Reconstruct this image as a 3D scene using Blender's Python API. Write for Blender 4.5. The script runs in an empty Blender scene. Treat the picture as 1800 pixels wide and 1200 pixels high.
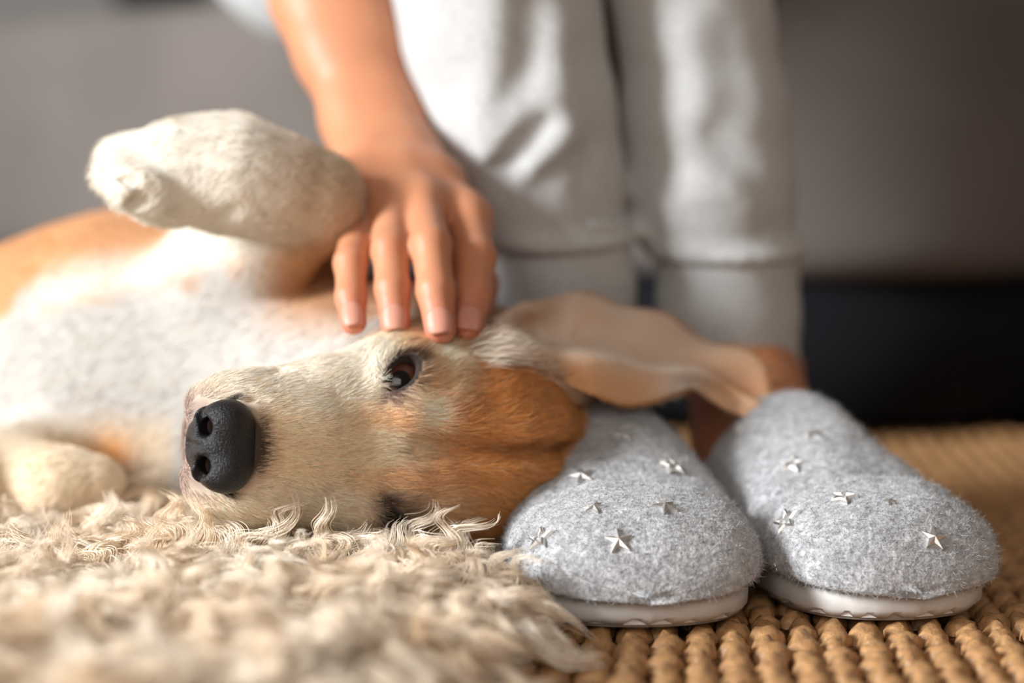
import bpy, bmesh, math, random
import numpy as np
from mathutils import Vector, Matrix
from mathutils.bvhtree import BVHTree

random.seed(7)
rng = np.random.default_rng(7)
scene = bpy.context.scene
C = scene.collection

# ------------------------------------------------------------------ camera
CAM_H, FPX = 0.179, 3500.0            # eye height over the rug, focal length in pixels of the 1800 frame
cam_data = bpy.data.cameras.new('camera')
cam_data.lens, cam_data.sensor_width = 70.0, 36.0
cam_data.shift_y = -0.15
cam_data.dof.use_dof = True
cam_data.dof.focus_distance = 0.825
cam_data.dof.aperture_fstop = 2.6
cam = bpy.data.objects.new('camera', cam_data)
cam.location = (0, 0, CAM_H)
cam.rotation_euler = (math.pi / 2, 0, 0)
C.objects.link(cam)
scene.camera = cam

# ------------------------------------------------------------------ world and lights
world = bpy.data.worlds.new('room_light')
scene.world = world
world.use_nodes = True
bg = world.node_tree.nodes['Background']
bg.inputs['Color'].default_value = (1.0, 0.83, 0.70, 1)
bg.inputs['Strength'].default_value = 0.105

def area_light(name, loc, target, sx, sy, power, color):
    l = bpy.data.lights.new(name, 'AREA')
    l.shape, l.size, l.size_y, l.energy, l.color = 'RECTANGLE', sx, sy, power, color
    o = bpy.data.objects.new(name, l)
    o.location = loc
    o.rotation_euler = (Vector(target) - Vector(loc)).to_track_quat('-Z', 'Y').to_euler()
    C.objects.link(o)
    return o
area_light('window_daylight', (-2.80, -0.32, 1.25), (0.0, 0.95, 0.08), 0.80, 1.10, 168, (0.93, 0.97, 1.0))
area_light('front_fill', (-0.35, -1.75, 1.25), (0.0, 0.95, 0.08), 1.8, 1.4, 19, (1.0, 0.93, 0.86))  # soft fill added behind the camera to brighten the dog's face

vs = scene.view_settings
vs.view_transform, vs.look, vs.gamma, vs.exposure = 'Standard', 'None', 1.0, 0.56
vs.use_curve_mapping = False

# ------------------------------------------------------------------ helpers
def at(px, py, d):
    """world point seen at a pixel of the 1800x1200 frame, d metres away"""
    return np.array([(px - 900) * d / FPX, d, CAM_H - (py - 330) * d / FPX])

def lin(r, g, b):
    f = lambda c: (c / 255 / 12.92) if c / 255 <= 0.04045 else ((c / 255 + 0.055) / 1.055) ** 2.4
    return np.array([f(r), f(g), f(b)])

def sm(x, a, b):
    t = np.clip((x - a) / (b - a), 0, 1)
    return t * t * (3 - 2 * t)

_nz = np.random.default_rng(3)
_nd = _nz.normal(size=(24, 3)); _nd /= np.linalg.norm(_nd, axis=1)[:, None]
_np = _nz.uniform(0, 6.28, 24); _nf = _nz.uniform(0.6, 1.9, 24)
def wob(P, scale, n=14, o=0):
    """smooth wobble in about -1..1 at points P, feature size 'scale' metres"""
    s = np.zeros(len(P))
    for i in range(o, o + n):
        j = i % 24
        s += np.sin((P @ _nd[j]) * (_nf[j] * 6.28 / scale) + _np[j] + o)
    return s / math.sqrt(n) * 0.8

class Grid:
    """signed distance field on a rectilinear grid with uneven spacing"""
    def __init__(self, xs, ys, zs):
        self.ax = [np.asarray(a, np.float32) for a in (xs, ys, zs)]
        self.F = np.full([len(a) for a in self.ax], 0.06, np.float32)
    def sub(self, lo, hi):
        sl = []
        for a, l, h in zip(self.ax, lo, hi):
            i0, i1 = np.searchsorted(a, l), np.searchsorted(a, h)
            sl.append(slice(max(i0 - 1, 0), max(min(i1 + 1, len(a)), i0)))
        X = self.ax[0][sl[0]][:, None, None]; Y = self.ax[1][sl[1]][None, :, None]; Z = self.ax[2][sl[2]][None, None, :]
        return tuple(sl), X, Y, Z
    def _op(self, sl, d, k, mode):
        a = self.F[sl]
        if mode == 'sub':
            d = -d
            h = np.maximum(k - np.abs(a - d), 0) / k
            self.F[sl] = np.maximum(a, d) + h * h * k / 4
        else:
            h = np.maximum(k - np.abs(a - d), 0) / k
            self.F[sl] = np.minimum(a, d) - h * h * k / 4
    def ell(self, c, r, R=None, k=0.012, mode='add'):
        """ellipsoid: centre, radii, R = rows of its own axes in world space"""
        c = np.asarray(c, float); r = np.asarray(r, float)
        R = np.eye(3) if R is None else np.asarray(R, float)
        ext = np.sqrt(((R * r[:, None]) ** 2).sum(0)) + k + 0.006
        sl, X, Y, Z = self.sub(c - ext, c + ext)
        x, y, z = X - c[0], Y - c[1], Z - c[2]
        q = [(R[i, 0] * x + R[i, 1] * y + R[i, 2] * z) / r[i] for i in range(3)]
        k0 = np.sqrt(q[0] ** 2 + q[1] ** 2 + q[2] ** 2)
        k1 = np.sqrt((q[0] / r[0]) ** 2 + (q[1] / r[1]) ** 2 + (q[2] / r[2]) ** 2) + 1e-6
        self._op(sl, (k0 * (k0 - 1) / k1).astype(np.float32), k, mode)
    def cone(self, a, b, ra, rb, k=0.01, mode='add', flat=None):
        a = np.asarray(a, float); b = np.asarray(b, float)
        m = max(ra, rb) * (1 if flat is None else max(1, 1 / flat[1])) + k + 0.006
        sl, X, Y, Z = self.sub(np.minimum(a, b) - m, np.maximum(a, b) + m)
        d = b - a; L2 = float(d @ d) + 1e-12
        x, y, z = X - a[0], Y - a[1], Z - a[2]
        t = np.clip((x * d[0] + y * d[1] + z * d[2]) / L2, 0, 1)
        qx, qy, qz = x - t * d[0], y - t * d[1], z - t * d[2]
        if flat is not None:
            n, f = np.asarray(flat[0], float), flat[1]
            n = n / np.linalg.norm(n)
            s = (qx * n[0] + qy * n[1] + qz * n[2]) * (f - 1)
            qx, qy, qz = qx + s * n[0], qy + s * n[1], qz + s * n[2]
        self._op(sl, (np.sqrt(qx * qx + qy * qy + qz * qz) - (ra + (rb - ra) * t)).astype(np.float32), k, mode)
    def chain(self, pts, radii, k=0.01, mode='add', flat=None):
        for i in range(len(pts) - 1):
            self.cone(pts[i], pts[i + 1], radii[i], radii[i + 1], k, mode, flat)
    def bump(self, pts, r, amp):
        """push the surface out (amp > 0) or in along a polyline, gaussian of radius r"""
        pts = [np.asarray(p, float) for p in pts]
        if len(pts) == 1: pts = [pts[0], pts[0] + 1e-5]
        A = np.array(pts); m = 2.6 * r
        sl, X, Y, Z = self.sub(A.min(0) - m, A.max(0) + m)
        best = None
        for a, b in zip(pts[:-1], pts[1:]):
            d = b - a; L2 = float(d @ d) + 1e-12
            x, y, z = X - a[0], Y - a[1], Z - a[2]
            t = np.clip((x * d[0] + y * d[1] + z * d[2]) / L2, 0, 1)
            q = (x - t * d[0]) ** 2 + (y - t * d[1]) ** 2 + (z - t * d[2]) ** 2
            best = q if best is None else np.minimum(best, q)
        self.F[sl] -= (amp * np.exp(-best / (r * r))).astype(np.float32)
    def value(self, P):
        idx = []
        inside = np.ones(len(P), bool)
        for a, i in zip(self.ax, range(3)):
            j = np.searchsorted(a, P[:, i]); inside &= (j > 0) & (j < len(a)); idx.append(np.clip(j, 0, len(a) - 1))
        v = self.F[idx[0], idx[1], idx[2]].copy(); v[~inside] = 0.06
        return v
    def nets(self):
        F = self.F; S = F < 0
        nx, ny, nz = F.shape
        cnt = np.zeros((nx - 1, ny - 1, nz - 1), np.int8)
        for i in (0, 1):
            for j in (0, 1):
                for k in (0, 1):
                    cnt += S[i:nx - 1 + i, j:ny - 1 + j, k:nz - 1 + k]
        act = np.argwhere((cnt > 0) & (cnt < 8))
        idx = np.full(cnt.shape, -1, np.int32)
        idx[act[:, 0], act[:, 1], act[:, 2]] = np.arange(len(act))
        acc = np.zeros((len(act), 3)); n = np.zeros(len(act))
        corners = [(i, j, k) for i in (0, 1) for j in (0, 1) for k in (0, 1)]
        val = {c: F[act[:, 0] + c[0], act[:, 1] + c[1], act[:, 2] + c[2]].astype(float) for c in corners}
        pos = {c: np.stack([self.ax[m][act[:, m] + c[m]] for m in range(3)], 1).astype(float) for c in corners}
        for c in corners:
            for m in range(3):
                if c[m]: continue
                e = list(c); e[m] = 1; e = tuple(e)
                va, vb = val[c], val[e]
                x = (va < 0) != (vb < 0)
                t = np.where(x, va / np.where(x, va - vb, 1), 0)
                acc += np.where(x[:, None], pos[c] + (pos[e] - pos[c]) * t[:, None], 0); n += x
        V = acc / n[:, None]
        Q = []
        for m in range(3):
            lo = [slice(None)] * 3; hi = [slice(None)] * 3
            lo[m] = slice(0, -1); hi[m] = slice(1, None)
            A, B = S[tuple(lo)], S[tuple(hi)]
            e = np.argwhere(A != B)
            p, q = (m + 1) % 3, (m + 2) % 3
            ok = (e[:, p] > 0) & (e[:, q] > 0) & (e[:, p] < F.shape[p] - 1) & (e[:, q] < F.shape[q] - 1)
            e = e[ok]
            ins = A[e[:, 0], e[:, 1], e[:, 2]]
            cs = []
            for dp, dq in ((1, 1), (0, 1), (0, 0), (1, 0)):
                f = e.copy(); f[:, p] -= dp; f[:, q] -= dq
                cs.append(idx[f[:, 0], f[:, 1], f[:, 2]])
            quad = np.stack(cs, 1)
            quad[~ins] = quad[~ins][:, ::-1]
            Q.append(quad)
        Q = np.concatenate(Q)
        return V, Q[(Q >= 0).all(1)]

def axis(lo, hi, coarse, fine_lo=None, fine_hi=None, fine=None):
    if fine is None: return np.arange(lo, hi, coarse)
    out = []
    x = lo
    while x < hi:
        out.append(x)
        dist = max(fine_lo - x, x - fine_hi, 0)
        x += min(coarse, fine + dist * 0.12)
    return np.array(out)

def mesh_np(name, V, Q):
    """mesh from arrays, Q = quads or triangles"""
    me = bpy.data.meshes.new(name)
    n = Q.shape[1]
    me.vertices.add(len(V)); me.vertices.foreach_set('co', np.asarray(V, np.float32).ravel())
    me.loops.add(Q.size); me.loops.foreach_set('vertex_index', Q.astype(np.int32).ravel())
    me.polygons.add(len(Q)); me.polygons.foreach_set('loop_start', np.arange(0, Q.size, n, dtype=np.int32))
    me.polygons.foreach_set('use_smooth', np.ones(len(Q), bool))
    me.update(calc_edges=True); me.validate()
    return me

def paint(me, col):
    a = me.color_attributes.new('Col', 'FLOAT_COLOR', 'POINT')
    a.data.foreach_set('color', np.concatenate([np.clip(col, 0, 1), np.ones((len(col), 1))], 1).astype(np.float32).ravel())

def link(name, data, m, parent=None, **props):
    o = bpy.data.objects.new(name, data); C.objects.link(o)
    if m is not None:
        data.materials.clear(); data.materials.append(m)
    if parent is not None: o.parent = parent
    for k, v in props.items(): o[k] = v
    return o

def thing(name, label, cat, **props):
    o = bpy.data.objects.new(name, None); C.objects.link(o)
    o.empty_display_size = 0.05
    o['label'], o['category'] = label, cat
    for k, v in props.items(): o[k] = v
    return o

def add_hair(name, P, rad, col, m, parent, **props):
    """P: (n, k, 3) strand points, rad: (n, k), col: (n, 3)"""
    n, k = P.shape[:2]
    cu = bpy.data.hair_curves.new(name)
    cu.add_curves([k] * n)
    cu.attributes['position'].data.foreach_set('vector', P.astype(np.float32).ravel())
    a = cu.attributes.get('radius') or cu.attributes.new('radius', 'FLOAT', 'POINT')
    a.data.foreach_set('value', rad.astype(np.float32).ravel())
    a = cu.attributes.new('Col', 'FLOAT_COLOR', 'CURVE')
    a.data.foreach_set('color', np.concatenate([np.clip(col, 0, 1), np.ones((n, 1))], 1).astype(np.float32).ravel())
    return link(name, cu, m, parent, kind='stuff', **props)

def sample(V, Q, n, weight=None):
    """random points on quads with normals"""
    A, B, Cc, D = (V[Q[:, i]] for i in range(4))
    N = np.cross(Cc - A, D - B)
    ar = np.linalg.norm(N, axis=1)
    N = N / (ar[:, None] + 1e-12)
    w = ar if weight is None else ar * weight
    i = rng.choice(len(Q), n, p=w / w.sum())
    s, t = rng.random((2, n, 1))
    P = (A[i] * (1 - s) + B[i] * s) * (1 - t) + (D[i] * (1 - s) + Cc[i] * s) * t
    return P, N[i], i

def norm(v): return v / (np.linalg.norm(v, axis=-1, keepdims=True) + 1e-12)

def smooth_interp(x, xp, fp):
    """monotone-ish cubic through control points"""
    xp = np.asarray(xp, float); fp = np.asarray(fp, float)
    h = np.diff(xp); dl = np.diff(fp) / h
    m = np.zeros(len(xp)); m[1:-1] = np.where(dl[1:] * dl[:-1] > 0, 2 * dl[1:] * dl[:-1] / (dl[1:] + dl[:-1] + 1e-12), 0)
    m[0], m[-1] = dl[0], dl[-1]
    x = np.clip(x, xp[0], xp[-1]); i = np.clip(np.searchsorted(xp, x) - 1, 0, len(h) - 1)
    t = (x - xp[i]) / h[i]
    return (fp[i] * (1 + 2 * t) * (1 - t) ** 2 + h[i] * m[i] * t * (1 - t) ** 2 + fp[i + 1] * t * t * (3 - 2 * t) + h[i] * m[i + 1] * t * t * (t - 1))

def catmull(P, n):
    """resample control points (k, d) to n points on a Catmull-Rom curve"""
    P = np.asarray(P, float); k = len(P)
    E = np.concatenate([[2 * P[0] - P[1]], P, [2 * P[-1] - P[-2]]])
    u = np.linspace(0, k - 1 - 1e-9, n); i = u.astype(int); t = (u - i).reshape((-1,) + (1,) * (P.ndim - 1))
    a, b, c, d = E[i], E[i + 1], E[i + 2], E[i + 3]
    return 0.5 * (2 * b + (c - a) * t + (2 * a - 5 * b + 4 * c - d) * t ** 2 + (3 * b - a - 3 * c + d) * t ** 3)

# ------------------------------------------------------------------ materials
def mat(name, color=(0.5, 0.5, 0.5), rough=0.6, attr=False, spec=0.5, metal=0.0, sheen=0.0, sss=0.0, sssr=(1, 0.3, 0.15),
        noise=None, bump=None, coat=0.0):
    """procedural principled material; noise = (scale, dark factor, light factor), bump = (scale, strength, distance)"""
    m = bpy.data.materials.new(name); m.use_nodes = True
    nt = m.node_tree; b = nt.nodes['Principled BSDF']
    b.inputs['Roughness'].default_value = rough
    b.inputs['Specular IOR Level'].default_value = spec
    b.inputs['Metallic'].default_value = metal
    b.inputs['Sheen Weight'].default_value = sheen
    b.inputs['Sheen Roughness'].default_value = 0.6
    b.inputs['Coat Weight'].default_value = coat
    b.inputs['Coat Roughness'].default_value = 0.05
    if sss:
        b.inputs['Subsurface Weight'].default_value = sss
        b.inputs['Subsurface Radius'].default_value = sssr
        b.inputs['Subsurface Scale'].default_value = 0.004
    src = None
    if attr:
        a = nt.nodes.new('ShaderNodeAttribute'); a.attribute_name = 'Col'
        src = a.outputs['Color']
    else:
        b.inputs['Base Color'].default_value = (*color, 1)
    tc = nt.nodes.new('ShaderNodeTexCoord')
    if noise:
        n = nt.nodes.new('ShaderNodeTexNoise'); n.inputs['Scale'].default_value = noise[0]; n.inputs['Detail'].default_value = 5
        nt.links.new(tc.outputs['Object'], n.inputs['Vector'])
        r = nt.nodes.new('ShaderNodeMapRange')
        r.inputs['From Min'].default_value, r.inputs['From Max'].default_value = 0.3, 0.7
        r.inputs['To Min'].default_value, r.inputs['To Max'].default_value = noise[1], noise[2]
        nt.links.new(n.outputs['Fac'], r.inputs['Value'])
        mx = nt.nodes.new('ShaderNodeMix'); mx.data_type = 'RGBA'; mx.blend_type = 'MULTIPLY'
        mx.inputs['Factor'].default_value = 1
        if src is not None: nt.links.new(src, mx.inputs['A'])
        else: mx.inputs['A'].default_value = (*color, 1)
        nt.links.new(r.outputs['Result'], mx.inputs['B'])
        src = mx.outputs['Result']
    if src is not None: nt.links.new(src, b.inputs['Base Color'])
    if bump:
        n = nt.nodes.new('ShaderNodeTexNoise'); n.inputs['Scale'].default_value = bump[0]; n.inputs['Detail'].default_value = 4
        nt.links.new(tc.outputs['Object'], n.inputs['Vector'])
        bp = nt.nodes.new('ShaderNodeBump'); bp.inputs['Strength'].default_value = bump[1]; bp.inputs['Distance'].default_value = bump[2]
        nt.links.new(n.outputs['Fac'], bp.inputs['Height'])
        nt.links.new(bp.outputs['Normal'], b.inputs['Normal'])
    return m

M = {}
M['dog_skin'] = mat('dog_coat', rough=0.85, attr=True, spec=0.1, sheen=0.15, noise=(900, 0.95, 1.04), bump=(900, 0.10, 0.0005))
M['fur'] = mat('dog_fur', rough=0.55, attr=True, spec=0.25)
M['nose'] = mat('nose_leather', (0.008, 0.0075, 0.009), 0.34, spec=0.42, bump=(1300, 0.9, 0.0008), noise=(300, 0.7, 1.4))
M['skin'] = mat('skin', rough=0.50, attr=True, spec=0.40, sss=0.25, bump=(900, 0.12, 0.0004))
M['nail'] = mat('fingernail', (0.57, 0.255, 0.18), 0.45, spec=0.35)
M['sweat'] = mat('grey_sweat_fabric', (0.465, 0.46, 0.45), 0.95, spec=0.1, sheen=0.3, noise=(420, 0.82, 1.12), bump=(900, 0.35, 0.0006))
M['shirt'] = mat('pale_shirt_fabric', (0.60, 0.63, 0.63), 0.95, spec=0.1, sheen=0.2, noise=(60, 0.95, 1.05))
M['felt'] = mat('grey_felt', rough=1.0, attr=True, spec=0.05, sheen=0.4, noise=(260, 0.72, 1.18), bump=(480, 0.8, 0.0012))
M['fuzz'] = mat('felt_fuzz', rough=0.8, attr=True, spec=0.1)
M['rubber'] = mat('white_rubber_sole', (0.60, 0.57, 0.54), 0.55, spec=0.35, noise=(120, 0.94, 1.04), bump=(500, 0.1, 0.0004))
M['tread'] = mat('grey_tread', (0.36, 0.32, 0.28), 0.8, spec=0.2)
M['footbed'] = mat('footbed', (0.35, 0.33, 0.32), 0.95, spec=0.1)
M['silver'] = mat('silver_star', (0.90, 0.88, 0.85), 0.38, metal=1.0)
M['wool'] = mat('sheep_wool', rough=0.6, attr=True, spec=0.2)
M['hide'] = mat('sheepskin_hide', (0.56, 0.42, 0.27), 0.95, spec=0.1, noise=(80, 0.7, 1.1), bump=(150, 0.8, 0.004))
M['jute'] = mat('jute_fibre', (0.44, 0.235, 0.10), 0.42, spec=0.5, noise=(160, 0.62, 1.35), bump=(420, 0.6, 0.0012))
M['jute_back'] = mat('jute_backing', (0.10, 0.045, 0.015), 0.95, spec=0.1, noise=(120, 0.6, 1.2))
M['sofa'] = mat('sofa_fabric', (0.135, 0.115, 0.102), 0.95, spec=0.1, sheen=0.1, noise=(5, 0.8, 1.15), bump=(300, 0.3, 0.002))
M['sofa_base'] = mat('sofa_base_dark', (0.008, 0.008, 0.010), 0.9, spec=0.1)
M['black'] = mat('black_plastic', (0.004, 0.004, 0.005), 0.6, spec=0.2)
M['dark_cloth'] = mat('dark_cushion_cloth', (0.012, 0.012, 0.012), 0.95, spec=0.1)
M['wall'] = mat('wall_paint', (0.20, 0.185, 0.17), 0.9, spec=0.1, noise=(3, 0.95, 1.05))
M['floor'] = mat('wood_floor', (0.16, 0.09, 0.045), 0.5, spec=0.4, noise=(12, 0.7, 1.2))
# ------------------------------------------------------------------ the setting
def box_mesh(name, x0, x1, y0, y1, z0, z1):
    V = np.array([(x, y, z) for x in (x0, x1) for y in (y0, y1) for z in (z0, z1)])
    Q = np.array([(0, 1, 3, 2), (4, 6, 7, 5), (0, 4, 5, 1), (2, 3, 7, 6), (0, 2, 6, 4), (1, 5, 7, 3)])
    me = mesh_np(name, V, Q)
    me.polygons.foreach_set('use_smooth', np.zeros(6, bool))
    return me
RUG_Z = -0.012                                   # floor boards lie this far below the top of the rug weave
fl = link('floor', box_mesh('floor', -3.5, 3.5, -2.0, 3.6, RUG_Z - 0.05, RUG_Z), M['floor'], kind='structure')
wl = link('wall_back', box_mesh('wall_back', -3.5, 3.5, 3.5, 3.6, RUG_Z, 2.6), M['wall'], kind='structure')

# sofa: a corner seat, plan outline lofted with rounded edges
def rounded_plan(pts, rad, n=8):
    out = []
    pts = [np.array(p, float) for p in pts]
    for i, p in enumerate(pts):
        a, b = pts[i - 1], pts[(i + 1) % len(pts)]
        r = rad[i] if isinstance(rad, (list, tuple)) else rad
        pa = p + (a - p) / np.linalg.norm(a - p) * r; pb = p + (b - p) / np.linalg.norm(b - p) * r
        for t in np.linspace(0, 1, n):
            out.append(pa * (1 - t) ** 2 + 2 * p * t * (1 - t) + pb * t * t)
    return np.array(out)
def loft_plan(name, plan, levels):
    """levels: list of (z, inset) rings; closed top and bottom"""
    c = plan.mean(0); n = len(plan); V = []
    nx = np.roll(plan, -1, 0) - np.roll(plan, 1, 0)
    nrm = norm(np.stack([nx[:, 1], -nx[:, 0]], 1))
    if ((plan - c) * nrm).sum() < 0: nrm = -nrm
    for z, ins in levels:
        p = plan - nrm * ins
        V.append(np.concatenate([p, np.full((n, 1), z)], 1))
    V = np.concatenate(V); L = len(levels)
    faces = [[k * n + i, k * n + (i + 1) % n, (k + 1) * n + (i + 1) % n, (k + 1) * n + i] for k in range(L - 1) for i in range(n)]
    faces += [list(range(n))[::-1], [(L - 1) * n + i for i in range(n)]]
    me = bpy.data.meshes.new(name); me.from_pydata(V.tolist(), [], faces); me.validate()
    bm = bmesh.new(); bm.from_mesh(me); bmesh.ops.recalc_face_normals(bm, faces=bm.faces); bm.to_mesh(me); bm.free()
    for p in me.polygons: p.use_smooth = len(p.vertices) == 4
    return me
corner = np.array([0.22, 1.335])
ld, rd = np.array([-0.77, 0.64]), np.array([0.82, 0.57])
plan = rounded_plan([corner, corner + rd * 1.1, corner + rd * 1.1 + ld * 0.95, corner + ld * 1.75 + rd * 0.9, corner + ld * 1.75],
                    [0.16, 0.1, 0.1, 0.1, 0.1])
def edge(z0, z1, r, n=6):
    lv = [(z0 + r * (1 - math.cos(a)), r * (1 - math.sin(a))) for a in np.linspace(0, math.pi / 2, n)]
    lv += [(z1 - r * 1.6 * (1 - math.sin(a)), r * 1.6 * (1 - math.cos(a))) for a in np.linspace(0, math.pi / 2, n)]
    return lv
sofa = thing('sofa', 'low grey-brown fabric corner sofa on a dark plinth behind the legs', 'sofa')
link('seat_body', loft_plan('seat_body', plan, edge(0.115, 0.347, 0.028)), M['sofa'], sofa)
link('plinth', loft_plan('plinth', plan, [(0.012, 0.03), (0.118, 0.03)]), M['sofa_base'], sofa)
for t in (0.12, 1.5):
    for s in (0.15, 0.85):
        p = corner + ld * t * 0.9 + rd * s * 0.9 + np.array([0, 0.06])
        pl = rounded_plan([p + (-.03, -.03), p + (.03, -.03), p + (.03, .03), p + (-.03, .03)], 0.01, 3)
        link('foot', loft_plan('foot', pl, [(RUG_Z, 0.0), (0.014, 0.0)]), M['black'], sofa, label='short black foot')
bk = rounded_plan([corner + rd * 1.12 + ld * 0.25, corner + rd * 1.32 + ld * 0.25, corner + ld * 1.75 + rd * 1.12, corner + ld * 1.75 + rd * 0.9], 0.05)
link('backrest', loft_plan('backrest', bk, edge(0.10, 0.74, 0.04)), M['sofa'], sofa)
# dark cushion lying on the seat
cg = Grid(axis(-0.62, -0.25, 0.012), axis(2.1, 2.5, 0.012), axis(0.3, 0.6, 0.012))
cg.ell((-0.395, 2.25, 0.40), (0.055, 0.10, 0.052), k=0.01)
V, Q = cg.nets()
cu = link('cushion', mesh_np('cushion', V, Q), M['dark_cloth'])
cu['label'], cu['category'] = 'small black cushion on the seat of the grey sofa', 'cushion'
# ------------------------------------------------------------------ where the slippers stand and their outline
slip = {'L': (np.array([0.0555, 0.797]), norm(np.array([-0.020, 0.255]))), 'R': (np.array([0.1675, 0.8115]), norm(np.array([-0.060, 0.250])))}
SW = {'L': 1.0, 'R': .925}
def half_width(s):                                # s in metres from the toe
    return np.where(s < .052, .0535 * (1 - (1 - np.clip(s, 0, .052) / .052) ** 2.7) ** (1 / 2.7),
                 smooth_interp(s, [.052, .085, .12, .16, .20, .235, .262], [.0535, .0525, .0475, .0435, .0425, .0395, .030]))
def height(s):
    toe = .0270 * (1 - (1 - np.clip(s, 0, .05) / .05) ** 2.1) ** (1 / 2.1)
    return np.where(s < .05, toe, smooth_interp(s, [.05, .064, .085, .115, .145, .20], [.0270, .0275, .0350, .0465, .0555, .030]))
# ------------------------------------------------------------------ dog
ya = math.radians(33)
h_m = np.array([-math.cos(ya), -math.sin(ya), 0]); h_r = norm(np.array([0.04, 0.06, 1.0]))
h_m = norm(h_m - (h_m @ h_r) * h_r); h_d = np.cross(h_r, h_m)
HR = np.stack([h_m, h_d, h_r])                    # rows: muzzle, dorsal, dog's right (up in the room)
HO = at(693, 788, 0.84)
def H(u, v, w): return HO + (np.array([u, v, w], float) * 0.01) @ HR
def head_local(P): return (P - HO) @ HR.T * 100
def cmv(*a): return np.array(a, float) * 0.01

dog = thing('dog', 'tan and white hound lying on its side on the sheepskin, head against a slipper', 'dog')
dog.location = (0, 0, 0)
g = Grid(axis(-0.72, 0.10, 0.0055, -0.195, 0.045, 0.0014), axis(0.76, 1.30, 0.0055, 0.79, 0.93, 0.0016), axis(-0.004, 0.245, 0.005, 0.022, 0.205, 0.0015))
# torso
K = 0.03
g.chain([cmv(-14, 105, 7.5), cmv(-21, 108, 7.6), cmv(-33, 112, 6.8), cmv(-48, 115, 6.6), cmv(-60, 117, 6.8)], [0.072, 0.083, 0.067, 0.066, 0.074], K)
g.ell(cmv(-19, 104.5, 7.5), (0.085, 0.075, 0.075), k=K)
g.ell(cmv(-62, 115, 8), (0.07, 0.08, 0.08), k=K)
# neck
g.chain([H(-5.0, -5.2, 0), cmv(-4.5, 96, 7.0), cmv(-13, 103, 7.3)], [0.044, 0.056, 0.068], 0.03)
# hind legs, mostly out of the frame
g.chain([cmv(-60, 112, 12), cmv(-50, 104, 16), cmv(-60, 98, 13), cmv(-58, 92, 8)], [0.05, 0.035, 0.022, 0.022], 0.02)
g.chain([cmv(-62, 108, 4), cmv(-50, 100, 5), cmv(-58, 92, 4), cmv(-50, 88, 3.5)], [0.05, 0.035, 0.022, 0.022], 0.02)
# right foreleg: shoulder, elbow, forearm folded up to the wrist, paw hanging to the left
g.chain([at(470, 560, 1.03), at(405, 455, 1.0)], [0.05, 0.030], 0.025)
g.chain([at(405, 455, 1.0), at(480, 425, 0.97), at(572, 372, 0.94)], [0.027, 0.021, 0.018], 0.012)
pw = 0.922
g.chain([at(560, 338, 0.928), at(500, 326, 0.925), at(420, 306, pw), at(320, 300, pw), at(262, 300, pw)], [0.0185, 0.0205, 0.0235, 0.0225, 0.017], 0.012)
g.ell(at(400, 243, 0.935), (0.016, 0.016, 0.010), k=0.012)
g.ell(at(585, 350, 0.928), (0.0100, 0.014, 0.0145), k=0.012)
g.chain([at(400, 372, 0.925), at(480, 385, 0.93)], [0.008, 0.007], 0.012)     # carpal pad side
for px, py, dd, rr in ((228, 278, 0.927, 0.0118), (222, 308, 0.908, 0.0118), (246, 335, 0.898, 0.0112), (292, 356, 0.908, 0.0115)):
    g.ell(at(px, py, dd), (rr * 1.35, rr, rr), k=0.006)
g.bump([at(236, 352, 0.893), at(262, 345, 0.888), at(288, 338, 0.888)], 0.0034, -0.0075)
g.bump([at(214, 322, 0.895), at(245, 318, 0.888), at(275, 318, 0.888)], 0.003, -0.0045)
g.bump([at(388, 392, 0.905), at(395, 380, 0.902), at(408, 374, 0.90)], 0.003, -0.007)
# left foreleg lying on the wool
g.chain([at(180, 800, 1.03), at(60, 835, 0.97), at(-60, 850, 0.93)], [0.026, 0.020, 0.019], 0.02)
g.chain([at(20, 835, 0.95), at(110, 858, 0.93), at(175, 848, 0.93)], [0.02, 0.0165, 0.012], 0.012)
# head
E = lambda c, r, k=0.010, mode='add': g.ell(H(*c), cmv(*r), HR, k, mode)
E((-5.7, -3.3, 0), (5.4, 4.2, 4.4), 0.02)
for s in (1, -1):
    E((-1.9, -2.1, 1.55 * s), (2.6, 2.1, 2.2), 0.014)             # brows
    g.chain([H(1.2, -3.1, 2.2 * s), H(-1.5, -2.9, 3.0 * s), H(-5.0, -3.6, 3.4 * s)], [0.011, 0.0125, 0.012], 0.014)   # cheek arch
    E((-3.6, -4.6, 2.5 * s), (3.6, 2.9, 2.1), 0.016)              # cheeks
    E((4.5, -3.8, 1.42 * s), (3.25, 2.4, 1.72), 0.012)             # flews
    E((1.0, -3.6, 2.0 * s), (2.4, 2.2, 1.5), 0.016)
g.chain([H(-0.6, -3.0, 0), H(3.0, -3.0, 0), H(5.6, -2.95, 0)], [0.026, 0.0215, 0.0180], 0.014)
g.chain([H(-3.5, -6.4, 0), H(1.5, -6.3, 0), H(5.5, -5.7, 0)], [0.022, 0.018, 0.0145], 0.012)
E((4.6, -3.9, -2.1), (2.4, 2.2, 1.5), 0.012)                      # lower flew spreads on the wool
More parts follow.
